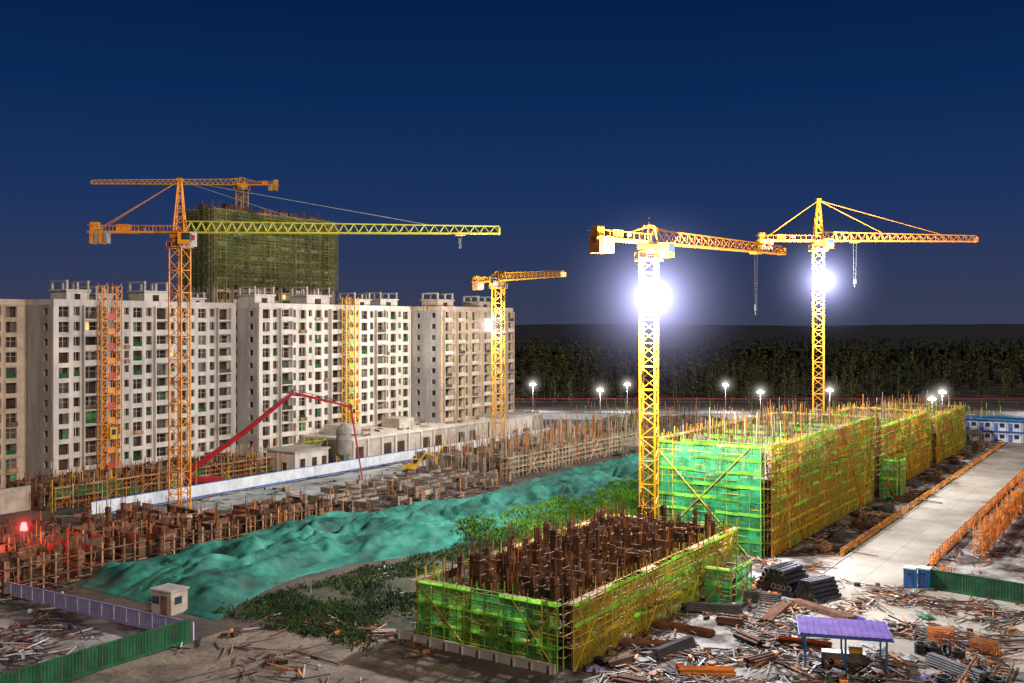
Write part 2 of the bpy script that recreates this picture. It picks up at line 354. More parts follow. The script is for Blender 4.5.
P=empty('podium_building'); b=B()
b.mm(-178,-160,172,257,0,5,'concrete'); b.mm(-178.2,-159.8,171.8,257.2,5.003,5.6,'facade')
for k in range(17):
    y=173+k*5
    b.mm(-159.995,-159.6,y,y+.5,0,5,'facade')
    if k%3!=1: b.mm(-159.998,-159.9,y+1.2,y+3.8,.8,3.4,'interior')
for k in range(4): b.mm(-172,-166,176+k*21,182+k*21,5.61,8.0,'concrete')
for k in range(70):
    x,y=R.uniform(-177,-161),R.uniform(173,256); b.box((x,y,5.7+R.random()*.2),(R.uniform(.4,3),R.uniform(.2,1),R.uniform(.1,.6)),R.choice(['wood','wood_light','steel','concrete']),rot=R.uniform(0,3)); b.beam((x+1,y,5.6),(x+1,y,5.6+R.uniform(.8,2.5)),.08,'rebar')
b.mm(-163,-153,228,240,0,6.5,'facade'); b.mm(-163.2,-152.8,227.8,240.2,6.503,7.0,'concrete'); b.mm(-152.998,-152.9,230,232,.5,3,'interior'); b.mm(-152.998,-152.9,235,238,.5,3,'interior')
b.make('podium_walls',P)
P=empty('pump_house'); b=B(); b.mm(-166,-157,152,162,0,4.6,'facade'); b.mm(-166.3,-156.7,151.7,162.3,4.603,5.0,'concrete')
for y in(153.5,157,160): b.mm(-156.998,-156.93,y,y+1.4,1.2,3.2,'interior')
b.mm(-161,-159.6,151.93,151.997,0,2.4,'interior'); b.make('pump_house_walls',P)

# ---------------- scaffolds ----------------
def scaff(bb,p0,p1,nrm,z0,z1,bay=1.5,lift=1.8,dep=1.1,pole='pole_green',band='band_green',net='net_green',pw=.09,netp=1.0,over=1.5,brace='pole_orange',bandh=.32,topband=None,tilt=.04):
    p0=Vector((*p0,0));p1=Vector((*p1,0));n=Vector((*nrm,0)); L=(p1-p0).length; d=(p1-p0)/L; nb=int(L/bay)
    nl=max(1,int(round((z1-z0)/lift))); lf=(z1-z0)/nl
    for i in range(nb+1):
        for o in(0,dep):
            q=p0+d*(i*L/nb)+n*o; t=z1+R.uniform(.2,over)
            bb.beam((q.x,q.y,0),(q.x+R.gauss(0,tilt),q.y+R.gauss(0,tilt),t),pw,pole if R.random()<.8 else brace)
    for k in range(1,nl+1):
        z=z0+k*lf; bnd=band
        for o in(0,dep):
            a=p0+n*o;c=p1+n*o
            bb.beam((a.x,a.y,z),(c.x,c.y,z),pw,pole); bb.beam((a.x,a.y,z-lf*.5),(c.x,c.y,z-lf*.5),pw*.8,brace)
        for i in range(0,nb+1):
            q=p0+d*(i*L/nb)-n*.2;e=q+n*(dep+.3+R.uniform(0,.3)); bb.beam((q.x,q.y,z+.05),(e.x,e.y,z+.05),pw*.8,pole)
        for i in range(0,nb,2):
            if topband: bnd=topband if (k>nl*.42+R.uniform(-1,1) and noise.noise(Vector((i*.15,k*.4,3)))>-.25) else band
            if R.random()<.88:
                q=p0+d*(i*L/nb)+n*(dep+.09); e=p0+d*(min(i+2,nb)*L/nb)+n*(dep+.09); s=R.gauss(0,.06); zz=z-.02+R.gauss(0,.03);hh=bandh*R.uniform(.6,1.15)
                bb.quad([(q.x,q.y,zz),(e.x,e.y,zz+s),(e.x,e.y,zz+hh+s),(q.x,q.y,zz+hh)],bnd)
            if R.random()<.6:
                q=p0+d*((i+.1)*L/nb)+n*(dep*.5); e=p0+d*((i+1.9)*L/nb)+n*(dep*.5)
                bb.box(((q.x+e.x)/2,(q.y+e.y)/2,z+.12),((e-q).length if abs(d.x)>.5 else dep*.8,(e-q).length if abs(d.y)>.5 else dep*.8,.06),'wood_light')
    i=0;o=n*(dep+.12)
    while i<nb:
        j=min(nb,i+int(nl*1.0)+1); a=p0+d*(i*L/nb)+o; c=p0+d*(j*L/nb)+o
        bb.beam((a.x,a.y,z0),(c.x,c.y,z1),pw,brace); bb.beam((c.x,c.y,z0),(a.x,a.y,z1),pw,brace); i=j+R.choice([1,2,3])
    if netp>0:
        o=n*(dep+.065)
        for i in range(0,nb,3):
            for k in range(nl):
                if R.random()<netp:
                    a=p0+d*(i*L/nb)+o; c=p0+d*(min(i+3,nb)*L/nb)+o; mid=(a+c)/2-n*R.uniform(-.02,.12)
                    za=z0+k*lf+.02;zb=z0+(k+1)*lf-.02
                    bb.quad([(a.x,a.y,za),(mid.x,mid.y,za),(mid.x,mid.y,zb),(a.x,a.y,zb)],net); bb.quad([(mid.x,mid.y,za),(c.x,c.y,za),(c.x,c.y,zb),(mid.x,mid.y,zb)],net)

def formwork(bb,x0,x1,y0,y1,z0,z1,sx=2.9,sy=3.1,rb=1.4,den=.75,m='wood',slab=True,rebw=.05,miss=.12,W1=(.5,.6,1.0,1.5),gapth=-.22,hv=(.7,1.1),bh=(.2,.3,.4)):
    if slab: bb.mm(x0,x1,y0,y1,z0-.25,z0,'wood_dark')
    nx=max(1,int((x1-x0)/sx));ny=max(1,int((y1-y0)/sy)); h=z1-z0
    X=[x0+.4+i*(x1-x0-.8)/nx for i in range(nx+1)];Y=[y0+.4+j*(y1-y0-.8)/ny for j in range(ny+1)]
    for i in range(nx+1):
        for j in range(ny+1):
            x,y=X[i]+R.gauss(0,.15),Y[j]+R.gauss(0,.15); hh=h*R.uniform(*hv)
            gap=noise.noise(Vector((x*.12,y*.12,33)))<gapth
            if R.random()>miss and not gap:
                w1=R.choice(W1);w2=R.choice([.4,.5,.7])
                if R.random()<.5: w1,w2=w2,w1
                for sx_,sy_,ww,dd in((-1,0,.08,w2),(1,0,.08,w2),(0,-1,w1,.08),(0,1,w1,.08)):
                    bb.box((x+sx_*w1/2,y+sy_*w2/2,z0+hh/2),(ww if sx_ else w1-.1,dd if sx_ else .08,hh*R.uniform(.93,1.05)),m)
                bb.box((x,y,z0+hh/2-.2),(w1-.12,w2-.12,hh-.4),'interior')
                for q in range(4):
                    zz=z0+hh*(.15+.24*q); bb.box((x,y,zz),(w1+.3,w2+.3,.08),'wood_light' if R.random()<.4 else m)
                for q in range(R.randint(3,6)):
                    px,py=x+R.uniform(-.3,.3),y+R.uniform(-.3,.3); bb.beam((px,py,z0+hh-.3),(px+R.gauss(0,.1),py+R.gauss(0,.1),z0+hh+rb*R.uniform(.5,1.3)),rebw,'rebar')
                if R.random()<.5: bb.beam((x,y,z0+hh*.7),(x+R.choice([-1.3,1.3]),y+R.uniform(-.4,.4),z0),.07,'wood_light')
            if i<nx and R.random()<den and not gap:
                bb.box(((x+X[i+1])/2,Y[j],z0+h*.78),(X[i+1]-x-.6,.14,h*R.choice(bh)),m)
                if R.random()<.35: bb.box(((x+X[i+1])/2,Y[j]+.3,z0+h*.98),(X[i+1]-x,.08,.08),'wood_light',rot=R.gauss(0,.03))
            if j<ny and R.random()<den and not gap:
                bb.box((X[i],(y+Y[j+1])/2,z0+h*.78),(.14,Y[j+1]-y-.6,h*R.choice(bh)),m)
                for q in range(2): bb.beam((X[i]+R.uniform(-.5,.5),y+R.uniform(.6,2.4),z0),(X[i]+R.uniform(-.8,.8),y+R.uniform(.6,2.4),z0+h*.9),.08,'wood_light')
            for q in range(4):
                bb.box((x+R.uniform(0,sx),y+R.uniform(0,sy),z0+R.uniform(.05,.4)),(R.uniform(.6,2.6),R.uniform(.1,.5),.07),R.choice([m,'wood_light','wood_dark','wood']),rot=R.choice([0,1.57,R.uniform(0,3)]))
            if R.random()<.3:
                px,py=x+R.uniform(.5,2),y+R.uniform(.5,2); bb.beam((px,py,z0),(px+R.gauss(0,.2),py,z0+h+R.uniform(0,1.5)),.08,'pole_orange' if R.random()<.5 else 'rebar')

def block(name,x0,x1,y0,y1,h,front='net_green',sidepole='pole_yellow',tall=4.5,**kw):
    P=empty(name); b=B()
    scaff(b,(x0,y0),(x1,y0),(0,-1),0,h,pole='pole_green',band='band_green',net=front,bandh=.45,brace='pole_yellow',**kw)
    scaff(b,(x1,y0),(x1,y1),(1,0),0,h,pole=sidepole,band='band_yellow',net='net_warmlit',topband='band_green',bandh=.42,brace='pole_orange' if h>8 else 'pole_yellow',**kw)  # warm lamplight on this face is put into its pole, band and net colours
    scaff(b,(x0,y1),(x0,y0),(-1,0),0,h,pole='pole_yellow',band='band_green',net='net_darkgreen',**kw)
    scaff(b,(x1,y1),(x0,y1),(0,1),0,h,pole='pole_yellow',band='band_green',net='net_darkgreen',**kw)
    b.make('scaffolding',P)
    c=B(); nfl=max(1,int((h-1)/3.2))
    for k in range(nfl):
        z=k*3.2+.3; c.mm(x0+1.2,x1-1.2,y0+1.2,y1-1.2,z,z+.25,'concrete_grey' if h>8 else 'wood_dark')
        for i in range(int((x1-x0-3)/4)+1):
            for j in range(int((y1-y0-3)/4)+1):
                c.mm(x0+1.5+i*4,x0+2.1+i*4,y0+1.5+j*4,y0+2.1+j*4,z+.25,z+3.2,'concrete_grey' if h>8 else 'wood')
    c.make('concrete_frame',P)
    d=B(); z=(nfl-1)*3.2+.3 if h>8 else .8
    if h>8: formwork(d,x0+1,x1-1,y0+1,y1-1,z,h-.6,rb=2.0,den=.4,m='concrete_grey',miss=.4)
    else: formwork(d,x0+1,x1-1,y0+1,y1-1,2.2,h+1.5,sx=2.3,sy=2.5,rb=1.6,den=.35,m='wood',miss=.16,W1=(.4,.5,.8),gapth=-.5,hv=(.65,1.2),bh=(.1,.15,.2))
    for k in range(int((x1-x0)*(y1-y0)/(6 if h<8 else 5))):
        x=R.uniform(x0+1,x1-1);y=R.uniform(y0+1,y1-1); d.beam((x,y,z),(x+R.gauss(0,.2),y+R.gauss(0,.2),h+R.uniform(-1,tall)),.07,R.choice(['rebar','rebar','wood','pole_pale','pole_orange']))
    if h>8:
        for k in range(1,int((y1-y0)/9)):
            yy=y0+k*9
            for z2 in(h-1.6,h-.6): d.beam((x0,yy,z2),(x1,yy,z2),.1,'pole_green')
            for i in range(8): d.beam((x0+i*(x1-x0)/7,yy,h-3),(x0+i*(x1-x0)/7,yy,h+.4),.1,'pole_green')
            d.quad([(x0,yy+.1,h-1.2),(x1,yy+.1,h-1.2),(x1,yy+.1,h-.6),(x0,yy+.1,h-.6)],'band_green')
    d.make('formwork',P); return P
block('scaffolded_building',-64,-47.6,80,121,6,front='net_olivegreen',tall=2.6)
block('scaffolded_building',-64,-47.6,134,189,15)
block('scaffolded_building',-63,-47.6,195,239,12.6)
block('scaffolded_building',-63,-47.6,246,284,10.6)
b=B(); b.mm(-66,-47.5,78.2,78.5,0,.8,'concrete'); b.mm(-66.02,-47.48,78.17,78.53,.803,.9,'beige_wall')
for k in range(10): b.mm(-66+k*2,-65.85+k*2,78.05,78.19,0,.8,'concrete')
b.make('low_site_wall')

P=apartment('high_rise_building',-226,187.5,236,12,floors=20,fh=3.2,wall='facade_tan',style=1,seed=9,heads=())
b=B()
for (p0,p1,n) in(((-226,187),(-226,236.5),(1,0)),((-238.5,187),(-226,187),(0,-1))):
    scaff(b,p0,p1,n,43,64.5,bay=2,lift=1.8,pole='pole_olive',band='net_olive',net='net_olive',brace='pole_olive',pw=.14,over=1.5)
for i in range(8):
    x,y=-226+R.uniform(-10,0),187+i*6.5; b.mm(x-1,x+1,y,y+3,64,65+R.uniform(0,2.5),'wood')
for i in range(80):
    x,y=-226-R.uniform(0,12),R.uniform(187,236); b.beam((x,y,64),(x,y,65+R.uniform(1,3)),.12,'rebar')
b.make('net_scaffolding',P)

for (x0,x1,y0,y1,h) in((-126,-115,52,84,4.0),(-126,-115,87,120,3.4),(-143,-129,54,80,3.8),(-143,-129,84,104,3.0)):
    b=B(); formwork(b,x0,x1,y0,y1,0.4,h,sx=2.9,sy=3.0,m='wood',den=.5,miss=.12,gapth=-.35)
    for k in range(int((y1-y0)/1.6)):
        b.box((x1+.1,y0+k*1.6,h/2+.2),(.14,.2,h*R.uniform(.8,1.1)),'wood_light')
    for z in(h*.35,h*.8): b.box((x1+.22,(y0+y1)/2,z),(.1,y1-y0,.18),'wood')
    b.make('timber_formwork')
b=B(); formwork(b,-131,-112,125,168,0.3,2.4,sx=3.8,sy=3.4,m='concrete_grey',rb=1,miss=.3); b.make('foundation_formwork')
b=B(); formwork(b,-141,-118,172,232,0.3,4.0,sx=3.8,sy=3.6,m='concrete_grey',rb=2.5,miss=.3)
for k in range(420):
    x,y=R.uniform(-141,-116),R.uniform(170,236); b.beam((x,y,0),(x+R.gauss(0,.2),y+R.gauss(0,.2),R.uniform(4,9.5)),.08,R.choice(['pole_pale','pole_pale','pole_orange']))
scaff(b,(-117,172),(-117,232),(1,0),0,4.2,pole='pole_pale',band='pole_pale',net='net_olive',brace='pole_pale',netp=0,bandh=.12)
b.make('foundation_formwork')
b=B()
for (x0,x1,y0,y1) in((-112,-70,215,262),(-110,-68,270,320),(-58,-44,292,330),(-150,-118,250,300)):
    formwork(b,x0,x1,y0,y1,0.3,3.2,sx=5,sy=5,m='concrete_grey',rb=2.5,miss=.4,slab=False)
    for k in range(int((x1-x0)*5)):
        x,y=R.uniform(x0,x1),R.uniform(y0,y1); b.beam((x,y,0),(x+R.gauss(0,.2),y+R.gauss(0,.2),R.uniform(3,9)),.09,R.choice(['pole_pale','pole_pale','pole_orange','rebar','pole_green']))
b.make('scaffold_pole_field')
b=B(); formwork(b,-179,-163,98,150,0.3,3.6,sx=3.2,sy=3,m='wood',rb=1.2)
for k in range(230):
    x,y=R.uniform(-176,-158),R.uniform(98,172); b.beam((x,y,0),(x,y,R.uniform(3,6.5)),.09,R.choice(['pole_orange','pole_yellow','pole_pale','rebar']))
scaff(b,(-163,100),(-163,150),(1,0),0,3.6,pole='wood_light',band='wood_light',net='net_darkgreen',netp=.25)
scaff(b,(-168,164),(-168,172),(1,0),0,5,pole='pole_yellow',band='band_green',net='net_darkgreen',netp=.6)
b.make('timber_scaffold')
b=B(); b.mm(-166,-165.6,70,98,0,4,'beige_wall'); b.mm(-166.1,-165.5,70,98,4.003,4.2,'concrete'); b.make('boundary_wall')
b=B(); scaff(b,(-45.5,109),(-42.5,109),(0,-1),0,4,net='net_green',netp=1,dep=.5); scaff(b,(-42.5,109),(-42.5,114),(1,0),0,4,net='net_green',netp=1,dep=.5)
for k in range(10): b.box((-44,109.5+k*.42,.3+k*.38),(1.4,.4,.06),'steel')
b.make('stair_tower')
b=B(); scaff(b,(-46,192),(-43,192),(0,-1),0,7,net='net_green',dep=.5); scaff(b,(-43,192),(-43,196),(1,0),0,7,net='net_green',dep=.5)
for k in range(18): b.box((-44.5,192.5+(k%9)*.38,.3+k*.38),(1.4,.4,.06),'steel')
b.make('stair_tower')

def hoist(name,x,y,h,m1,m2):
    b=B(); w=1.3
    for yy in(y,y+3.2):
        for dx,dy in((0,0),(w,0),(w,w),(0,w)): b.beam((x+dx,yy+dy,0),(x+dx,yy+dy,h),.16,m1)
        k=0
        while k*1.5<h:
            z=k*1.5; b.beam((x+w,yy,z),(x+w,yy+w,z+1.5),.1,m1); b.beam((x,yy,z+1.5),(x+w,yy,z),.1,m1); b.beam((x+w,yy,z),(x+w,yy+w,z),.12,m1); k+=1
    for k in range(12):
        b.mm(x-1.2,x+1.2,y+1.35,y+3.15,k*3+.1,k*3+.25,m2); b.mm(x+1.1,x+1.2,y+1.4,y+3.1,k*3+.25,k*3+1.4,m2 if k%2 else m1)
    b.mm(x+.2,x+1.9,y+1.5,y+3,9,11.4,'machine_yellow'); b.mm(x+1.9,x+1.95,y+1.8,y+2.7,9.9,11,'glass_dark')
    b.make(name)
hoist('construction_hoist',-180.6,121,40,'crane_orange','crane_red')
hoist('construction_hoist',-173.6,184,39,'crane_yellow','pole_green')

# ---------------- tower cranes ----------------
def V(*a): return Vector(a)
def crane(name,base,zj,jd,jl,cl,apex,mw=2.2,my='crane_yellow',jm='crane_yellow',lamp=None,power=0,hookd=None,hooklen=10,sign=False,lampside=(0.6,-0.8),glow=None,ls=1.0):
    P=empty(name); x,y=base; j=V(jd[0],jd[1],0).normalized(); s=V(-j.y,j.x,0)
    b=B(); h=mw/2; rot=.25; cs=[V(math.cos(a)*h*1.414,math.sin(a)*h*1.414,0) for a in(rot+.785,rot+2.356,rot+3.927,rot+5.498)]
    b.box((x,y,.5),(mw*2.6,mw*2.6,1.0),'concrete',rot=rot)
    o=V(x,y,0); sg=mw*.78; n=int((zj-2.2)/sg); top=n*sg
    for c in cs: b.beam(o+c,o+c+V(0,0,top),.22,my,True)
    for k in range(n):
        z=k*sg
        for i in range(4):
            c0,c1=cs[i],cs[(i+1)%4]
            if k%2: c0,c1=c1,c0
            b.beam(o+c0+V(0,0,z),o+c1+V(0,0,z+sg),.10,my)
            if k%2: b.beam(o+c0+V(0,0,z+sg),o+c1+V(0,0,z+sg),.12,my)
        b.beam(o+cs[0]*.75+V(0,0,z),o+cs[0]*.75+V(0,0,z+sg),.08,'steel')
        if k%4==0: b.box(o+V(0,0,z+.1),(mw*.8,mw*.5,.05),'steel',rot=rot)
    b.make('mast',P)
    b=B(); zz=top
    b.cyl((x,y,zz),(x,y,zz+.7),mw*.75,'steel',16); b.cyl((x,y,zz+.7),(x,y,zz+1.5),mw*.62,my,16)
    b.box((x,y,zz+1.9),(mw*1.1,mw*1.1,.7),my,rot=math.atan2(j.y,j.x))
    for i in range(10):
        a=i*.628; q=V(x+math.cos(a)*mw*.95,y+math.sin(a)*mw*.95,zz+.1); a2=a+.628; q2=V(x+math.cos(a2)*mw*.95,y+math.sin(a2)*mw*.95,zz+.1)
        b.beam(q,q+V(0,0,1.1),.07,my); b.beam(q+V(0,0,1.1),q2+V(0,0,1.1),.07,my); b.beam(q,q2,.15,my)
    cb=o+s*(-mw*.95)+j*(mw*.6)+V(0,0,zz+1.5); ra=math.atan2(j.y,j.x)
    b.box(cb,(1.9,1.4,2.0),my,rot=ra); b.box(cb+j*.35+V(0,0,.25),(1.4,1.46,1.1),'glass_dark',rot=ra); b.box(cb+j*.93+V(0,0,0),(.1,1.2,1.6),'glass_dark',rot=ra)
    b.make('slewing_unit',P)
    b=B(); z0=zj-.75; hj=1.9; wj=1.4; seg=1.7; n=int(jl/seg); o2=V(x,y,0)
    def jp(k,t):
        d=j*(1.0+k*seg); tp=1-.35*(k/n)
        if t=='t': return o2+d+V(0,0,z0+hj*tp)
        return o2+d+s*(wj/2*(1 if t=='l' else -1))+V(0,0,z0)
    for t in('t','l','r'): b.beam(jp(0,t),jp(n,t),.2,jm,True)
    for k in range(n):
        tm=jp(k,'t')*.5+jp(k+1,'t')*.5
        for t in('l','r'):
            b.beam(jp(k,t),tm,.12,jm); b.beam(tm,jp(k+1,t),.12,jm)
        b.beam(jp(k,'l'),jp(k,'r'),.1,jm); b.beam(jp(k,'l'),jp(k+1,'r'),.09,jm)
    b.box(o2+j*(1+n*seg)+V(0,0,z0+.4),(.3,1.5,1.1),jm,rot=ra)
    b.beam(o2+j*1+V(0,0,z0+.25),o2+j*(1+jl*.9)+V(0,0,z0+.25),.05,'cable')
    b.make('jib',P)
    b=B()
    for q in(-.65,.65):
        b.beam(o2+s*q+V(0,0,z0),o2-j*cl+s*q+V(0,0,z0),.35,'crane_orange',True)
        b.beam(o2+s*q*1.3+V(0,0,z0+1.1),o2-j*cl+s*q*1.3+V(0,0,z0+1.1),.07,my)
        for k in range(int(cl/1.2)): 
            p=o2-j*(k*1.2+.6)+s*q*1.3; b.beam(p+V(0,0,z0),p+V(0,0,z0+1.1),.07,my)
    for k in range(int(cl/1.0)): b.beam(o2-j*(k+.5)-s*.65+V(0,0,z0),o2-j*(k+1.2)+s*.65+V(0,0,z0),.1,'crane_orange')
    b.box(o2-j*(cl*.5)+V(0,0,z0+.12),(cl,1.5,.06),'steel',rot=ra)
    for k in range(4): b.box(o2-j*(cl-.7-k*.75)+V(0,0,z0-.8),(.62,1.8,2.3-.2*(k%2)),'weight_grey' if k%2 else 'crane_orange',rot=ra)
    b.box(o2-j*(cl*.62)+V(0,0,z0+.75),(2.0,1.3,1.1),'crane_orange',rot=ra); b.cyl(o2-j*(cl*.42)-s*.6+V(0,0,z0+.7),o2-j*(cl*.42)+s*.6+V(0,0,z0+.7),.5,'steel',10)
    b.box(o2-j*(cl-1.0)+V(0,0,z0+1.0),(1.3,1.2,1.3),my,rot=ra)
    b.make('counter_jib',P)
    b=B()
    if apex>0:
        A=V(x,y,zj+apex)
        q=[o2+j*.9+s*.8,o2+j*.9-s*.8,o2-j*.9-s*.8,o2-j*.9+s*.8]
        nn=5
        pts=[[ (c+V(0,0,zj-.8)).lerp(A+(c-o2)*.25,k/nn) for c in q] for k in range(nn+1)]
        for i in range(4):
            b.beam(pts[0][i],pts[-1][i],.2,my,True)
            for k in range(nn): b.beam(pts[k][i],pts[k+1][(i+1)%4],.11,my); b.beam(pts[k][i],pts[k][(i+1)%4],.1,my)
        b.box(A+V(0,0,.1),(.9,.9,.5),my,rot=ra)
        for f in((.38,.76) if jl>30 else (.8,)):
            for q2 in(-.1,.1): b.beam(A+s*q2,o2+j*(1+jl*f)+V(0,0,z0+hj*(1-.35*f)),.08,'crane_orange' if jl<50 else 'weight_grey')
        for q2 in(-.6,.6): b.beam(A,o2-j*(cl-1)+s*q2+V(0,0,z0),.09,my)
    else:
        for q2 in(-.7,.7):
            for q3 in(-1,1): b.beam(o2+s*q2+j*q3+V(0,0,zj-.9),o2+s*q2*.6+j*q3*.7+V(0,0,zj+1.6),.18,jm,True)
            b.beam(o2+s*q2-j+V(0,0,zj-.9),o2+s*q2*.6+j*.7+V(0,0,zj+1.6),.12,jm); b.beam(o2+s*q2*.6-j*.7+V(0,0,zj+1.6),o2+s*q2*.6+j*.7+V(0,0,zj+1.6),.15,jm)
        b.beam(o2+V(0,0,zj+1.5),o2-j*(cl*.6)+V(0,0,z0+.5),.18,jm,True); b.beam(o2+V(0,0,zj+1.5),o2+j*4+V(0,0,z0+hj),.2,jm,True)
        b.beam(o2+V(0,0,zj+1.6),o2+V(0,0,zj+2.8),.1,'steel')
    if sign:
        b.box(o2+j*2.3-s*1.0+V(0,0,zj-2.0),(1.6,.12,2.4),'white_paint',rot=ra); b.box(o2+j*2.3-s*1.075+V(0,0,zj-1.7),(1.0,.06,.9),'crane_red',rot=ra)
    b.make('head',P)
    if hookd:
        b=B(); c=o2+j*hookd+V(0,0,z0-.2); b.box(c,(1.6,1.3,.3),my,rot=ra)
        for q2 in(-.35,.35): b.beam(c+j*q2,c+j*q2*.6+V(0,0,-hooklen),.045,'cable')
        hb=c+V(0,0,-hooklen-.6); b.box(hb,(.5,.3,1.0),'cable',rot=ra); b.torus(hb+V(0,0,-.9),.28,.09,'steel',axis='x')
        b.make('hook_block',P)
    if lamp:
        ld=V(lampside[0],lampside[1],0).normalized(); lp=o2+ld*(mw*.5+1.6)+V(0,0,lamp); lr=math.atan2(ld.y,ld.x)
        b=B(); b.beam(o2+V(0,0,lamp),lp-ld*.2,.15,'steel'); b.box(lp-ld*.2,(.12,2.4*ls,.12),'steel',rot=lr)
        sd=V(-ld.y,ld.x,0)
        for q2 in(-.8,0,.8):
            for zq in((-.35,.4) if ls<1.2 else (-.75,0,.75)):
                b.box(lp+sd*q2*ls+V(0,0,zq*ls),(.3,.68*ls,.6*ls),'steel',rot=lr); b.box(lp+sd*q2*ls+ld*.17+V(0,0,zq*ls),(.05,.6*ls,.52*ls),'lamp_hot',rot=lr)
        b.make('floodlight',P)
        point('floodlight_lamp',lp+ld*4.0,power,(0.95,0.96,1.0) if power>80000 else (1,.95,.85),.6,P)
        if glow: add_glow(lp+ld*.4,glow[0],glow[1],P)
    return P
def dv(e,n): return cam2site(e,n)
crane('tower_crane',(-139.6,108.8),48.3,dv(1,.04),54,15,8,mw=2.4,my='crane_orange',jm='crane_yellowgreen',sign=True,hookd=47,hooklen=0.5)
crane('tower_crane',(-257,225),79,dv(-1,-.05),49,12,0,mw=2.8,jm='crane_yellow')
crane('tower_crane',(-141.4,206),43.8,dv(.53,-.85),28,12,0,mw=2.4,my='crane_yellow',jm='crane_yellow',lamp=32,power=42000,lampside=(-.3,-1),glow=(6,'glow_warm'))
crane('tower_crane',(-61.8,127.3),44.3,dv(.74,.67),33,11.5,0,mw=2.1,my='crane_yellow',jm='crane_orange',lamp=35.8,power=190000,hookd=26,hooklen=8,glow=(16,'glow_blue'),ls=1.3)
crane('tower_crane',(-64.9,217),51,dv(1,.05),35,13.5,8,mw=2.2,my='crane_yellow',jm='crane_orange',lamp=41.5,power=190000,hookd=8,hooklen=8,glow=(15,'glow_blue'),ls=1.25)

# ---------------- street lamps ----------------
def street_lamp(e,n,h=10,power=12000):
    x,y=cam2site(e,n); P=empty('street_lamp'); b=B(); b.cyl((x,y,0),(x,y,h),.14,'steel',8,r2=.08); b.cyl((x,y,0),(x,y,.5),.28,'concrete',8)
    for d in(-1,1):
        b.beam((x,y,h-.3),(x+d*.7,y,h),.09,'steel'); b.box((x+d*.6,y,h+.13),(.9,.5,.14),'steel'); b.box((x+d*.6,y-.02,h-.15),(.8,.6,.42),'lamp_white')
    b.make('pole',P); point('lamp',(x+.6,y-1.5,h-1.2),power,(.9,.95,1),.3,P); add_glow((x,y,h),5.5,'glow_warm',P)
for e,n in((7.8,373),(30,340),(43,373),(79,370),(82,330),(108,340),(142,330),(126,300),(190,360)): street_lamp(e,n)

# ---------------- fences ----------------
def hoarding(name,p,q,h,m,cap=None,post='steel'):
    b=B(); p=V(*p,0);q=V(*q,0);L=(q-p).length;n=max(1,int(L/2));d=(q-p)/L;nm=V(-d.y,d.x,0);rot=math.atan2(d.y,d.x)
    for i in range(n):
        c=p+d*((i+.5)*L/n); t=R.gauss(0,.012)
        b.box(c+V(0,0,h/2),(L/n-.1,.05,h),m,rot=rot+t)
        for k in range(5):
            for sg in(-1,1): b.box(c+d*((k-2)*L/n/5.5)+nm*.035*sg+V(0,0,h/2),(.12,.03,h-.1),m,rot=rot)
    for i in range(n+1):
        c=p+d*(i*L/n); b.box(c+V(0,0,h/2+.06),(.1,.12,h+.12),post,rot=rot)
    if cap: b.box((p+q)/2+V(0,0,h+.08),(L,.14,.12),cap,rot=rot); b.box((p+q)/2+V(0,0,.2),(L,.16,.28),cap,rot=rot)
    return b.make(name)
hoarding('site_hoarding',(-151,100),(-151,246),2.4,'fence_white','fence_blue','fence_white')
hoarding('site_hoarding',(-122,64.5),(-83.2,66.5),1.7,'fence_lav','fence_lav','fence_white')
hoarding('green_hoarding',(-83,66),(-83,36),2.3,'fence_green','fence_green')
hoarding('green_hoarding',(-25.2,129),(6,125),2.3,'fence_green','fence_green')
def guardrail(name,p,q,h,m,bay=2.0,bars=4,w=.1,toe='band_orange'):
    b=B(); p=V(*p,0);q=V(*q,0);L=(q-p).length;n=int(L/bay);d=(q-p)/L
    for i in range(n+1):
        c=p+d*(i*L/n); b.beam(c,c+V(0,0,h*R.uniform(.95,1.08)),w,m)
        if i<n:
            e=p+d*((i+1)*L/n)
            for k in range(bars): z=h*(k+1)/bars; b.beam(c+V(0,0,z+R.gauss(0,.03)),e+V(0,0,z+R.gauss(0,.03)),w*.8,m)
            b.beam(c+V(0,0,.1),e+V(0,0,h*.95),w*.7,m)
            if R.random()<.85: b.quad([c+V(0,0,.05),e+V(0,0,.05),e+V(0,0,.4),c+V(0,0,.4)],toe)
            if R.random()<.6: b.quad([c+V(0,0,h-.25),e+V(0,0,h-.25),e+V(0,0,h),c+V(0,0,h)],toe)
    b.make(name)
guardrail('orange_guardrail',(-27.2,140),(-27.2,285),1.7,'pole_orange',w=.13)
guardrail('orange_guardrail',(-38.8,140),(-38.8,295),1.1,'pole_orange',bars=3,w=.1,toe='band_yellow')
b=B(); scaff(b,(-23.5,150),(-23.5,262),(1,0),0,3.2,pole='pole_orange',band='band_orange',net='net_warmlit',brace='pole_orange',netp=.15,bandh=.45,pw=.12)
scaff(b,(-16,146),(-16,262),(1,0),0,2.6,pole='pole_orange',band='band_orange',net='net_warmlit',brace='pole_orange',netp=.1,bandh=.3,pw=.1)
b.make('orange_scaffolding')

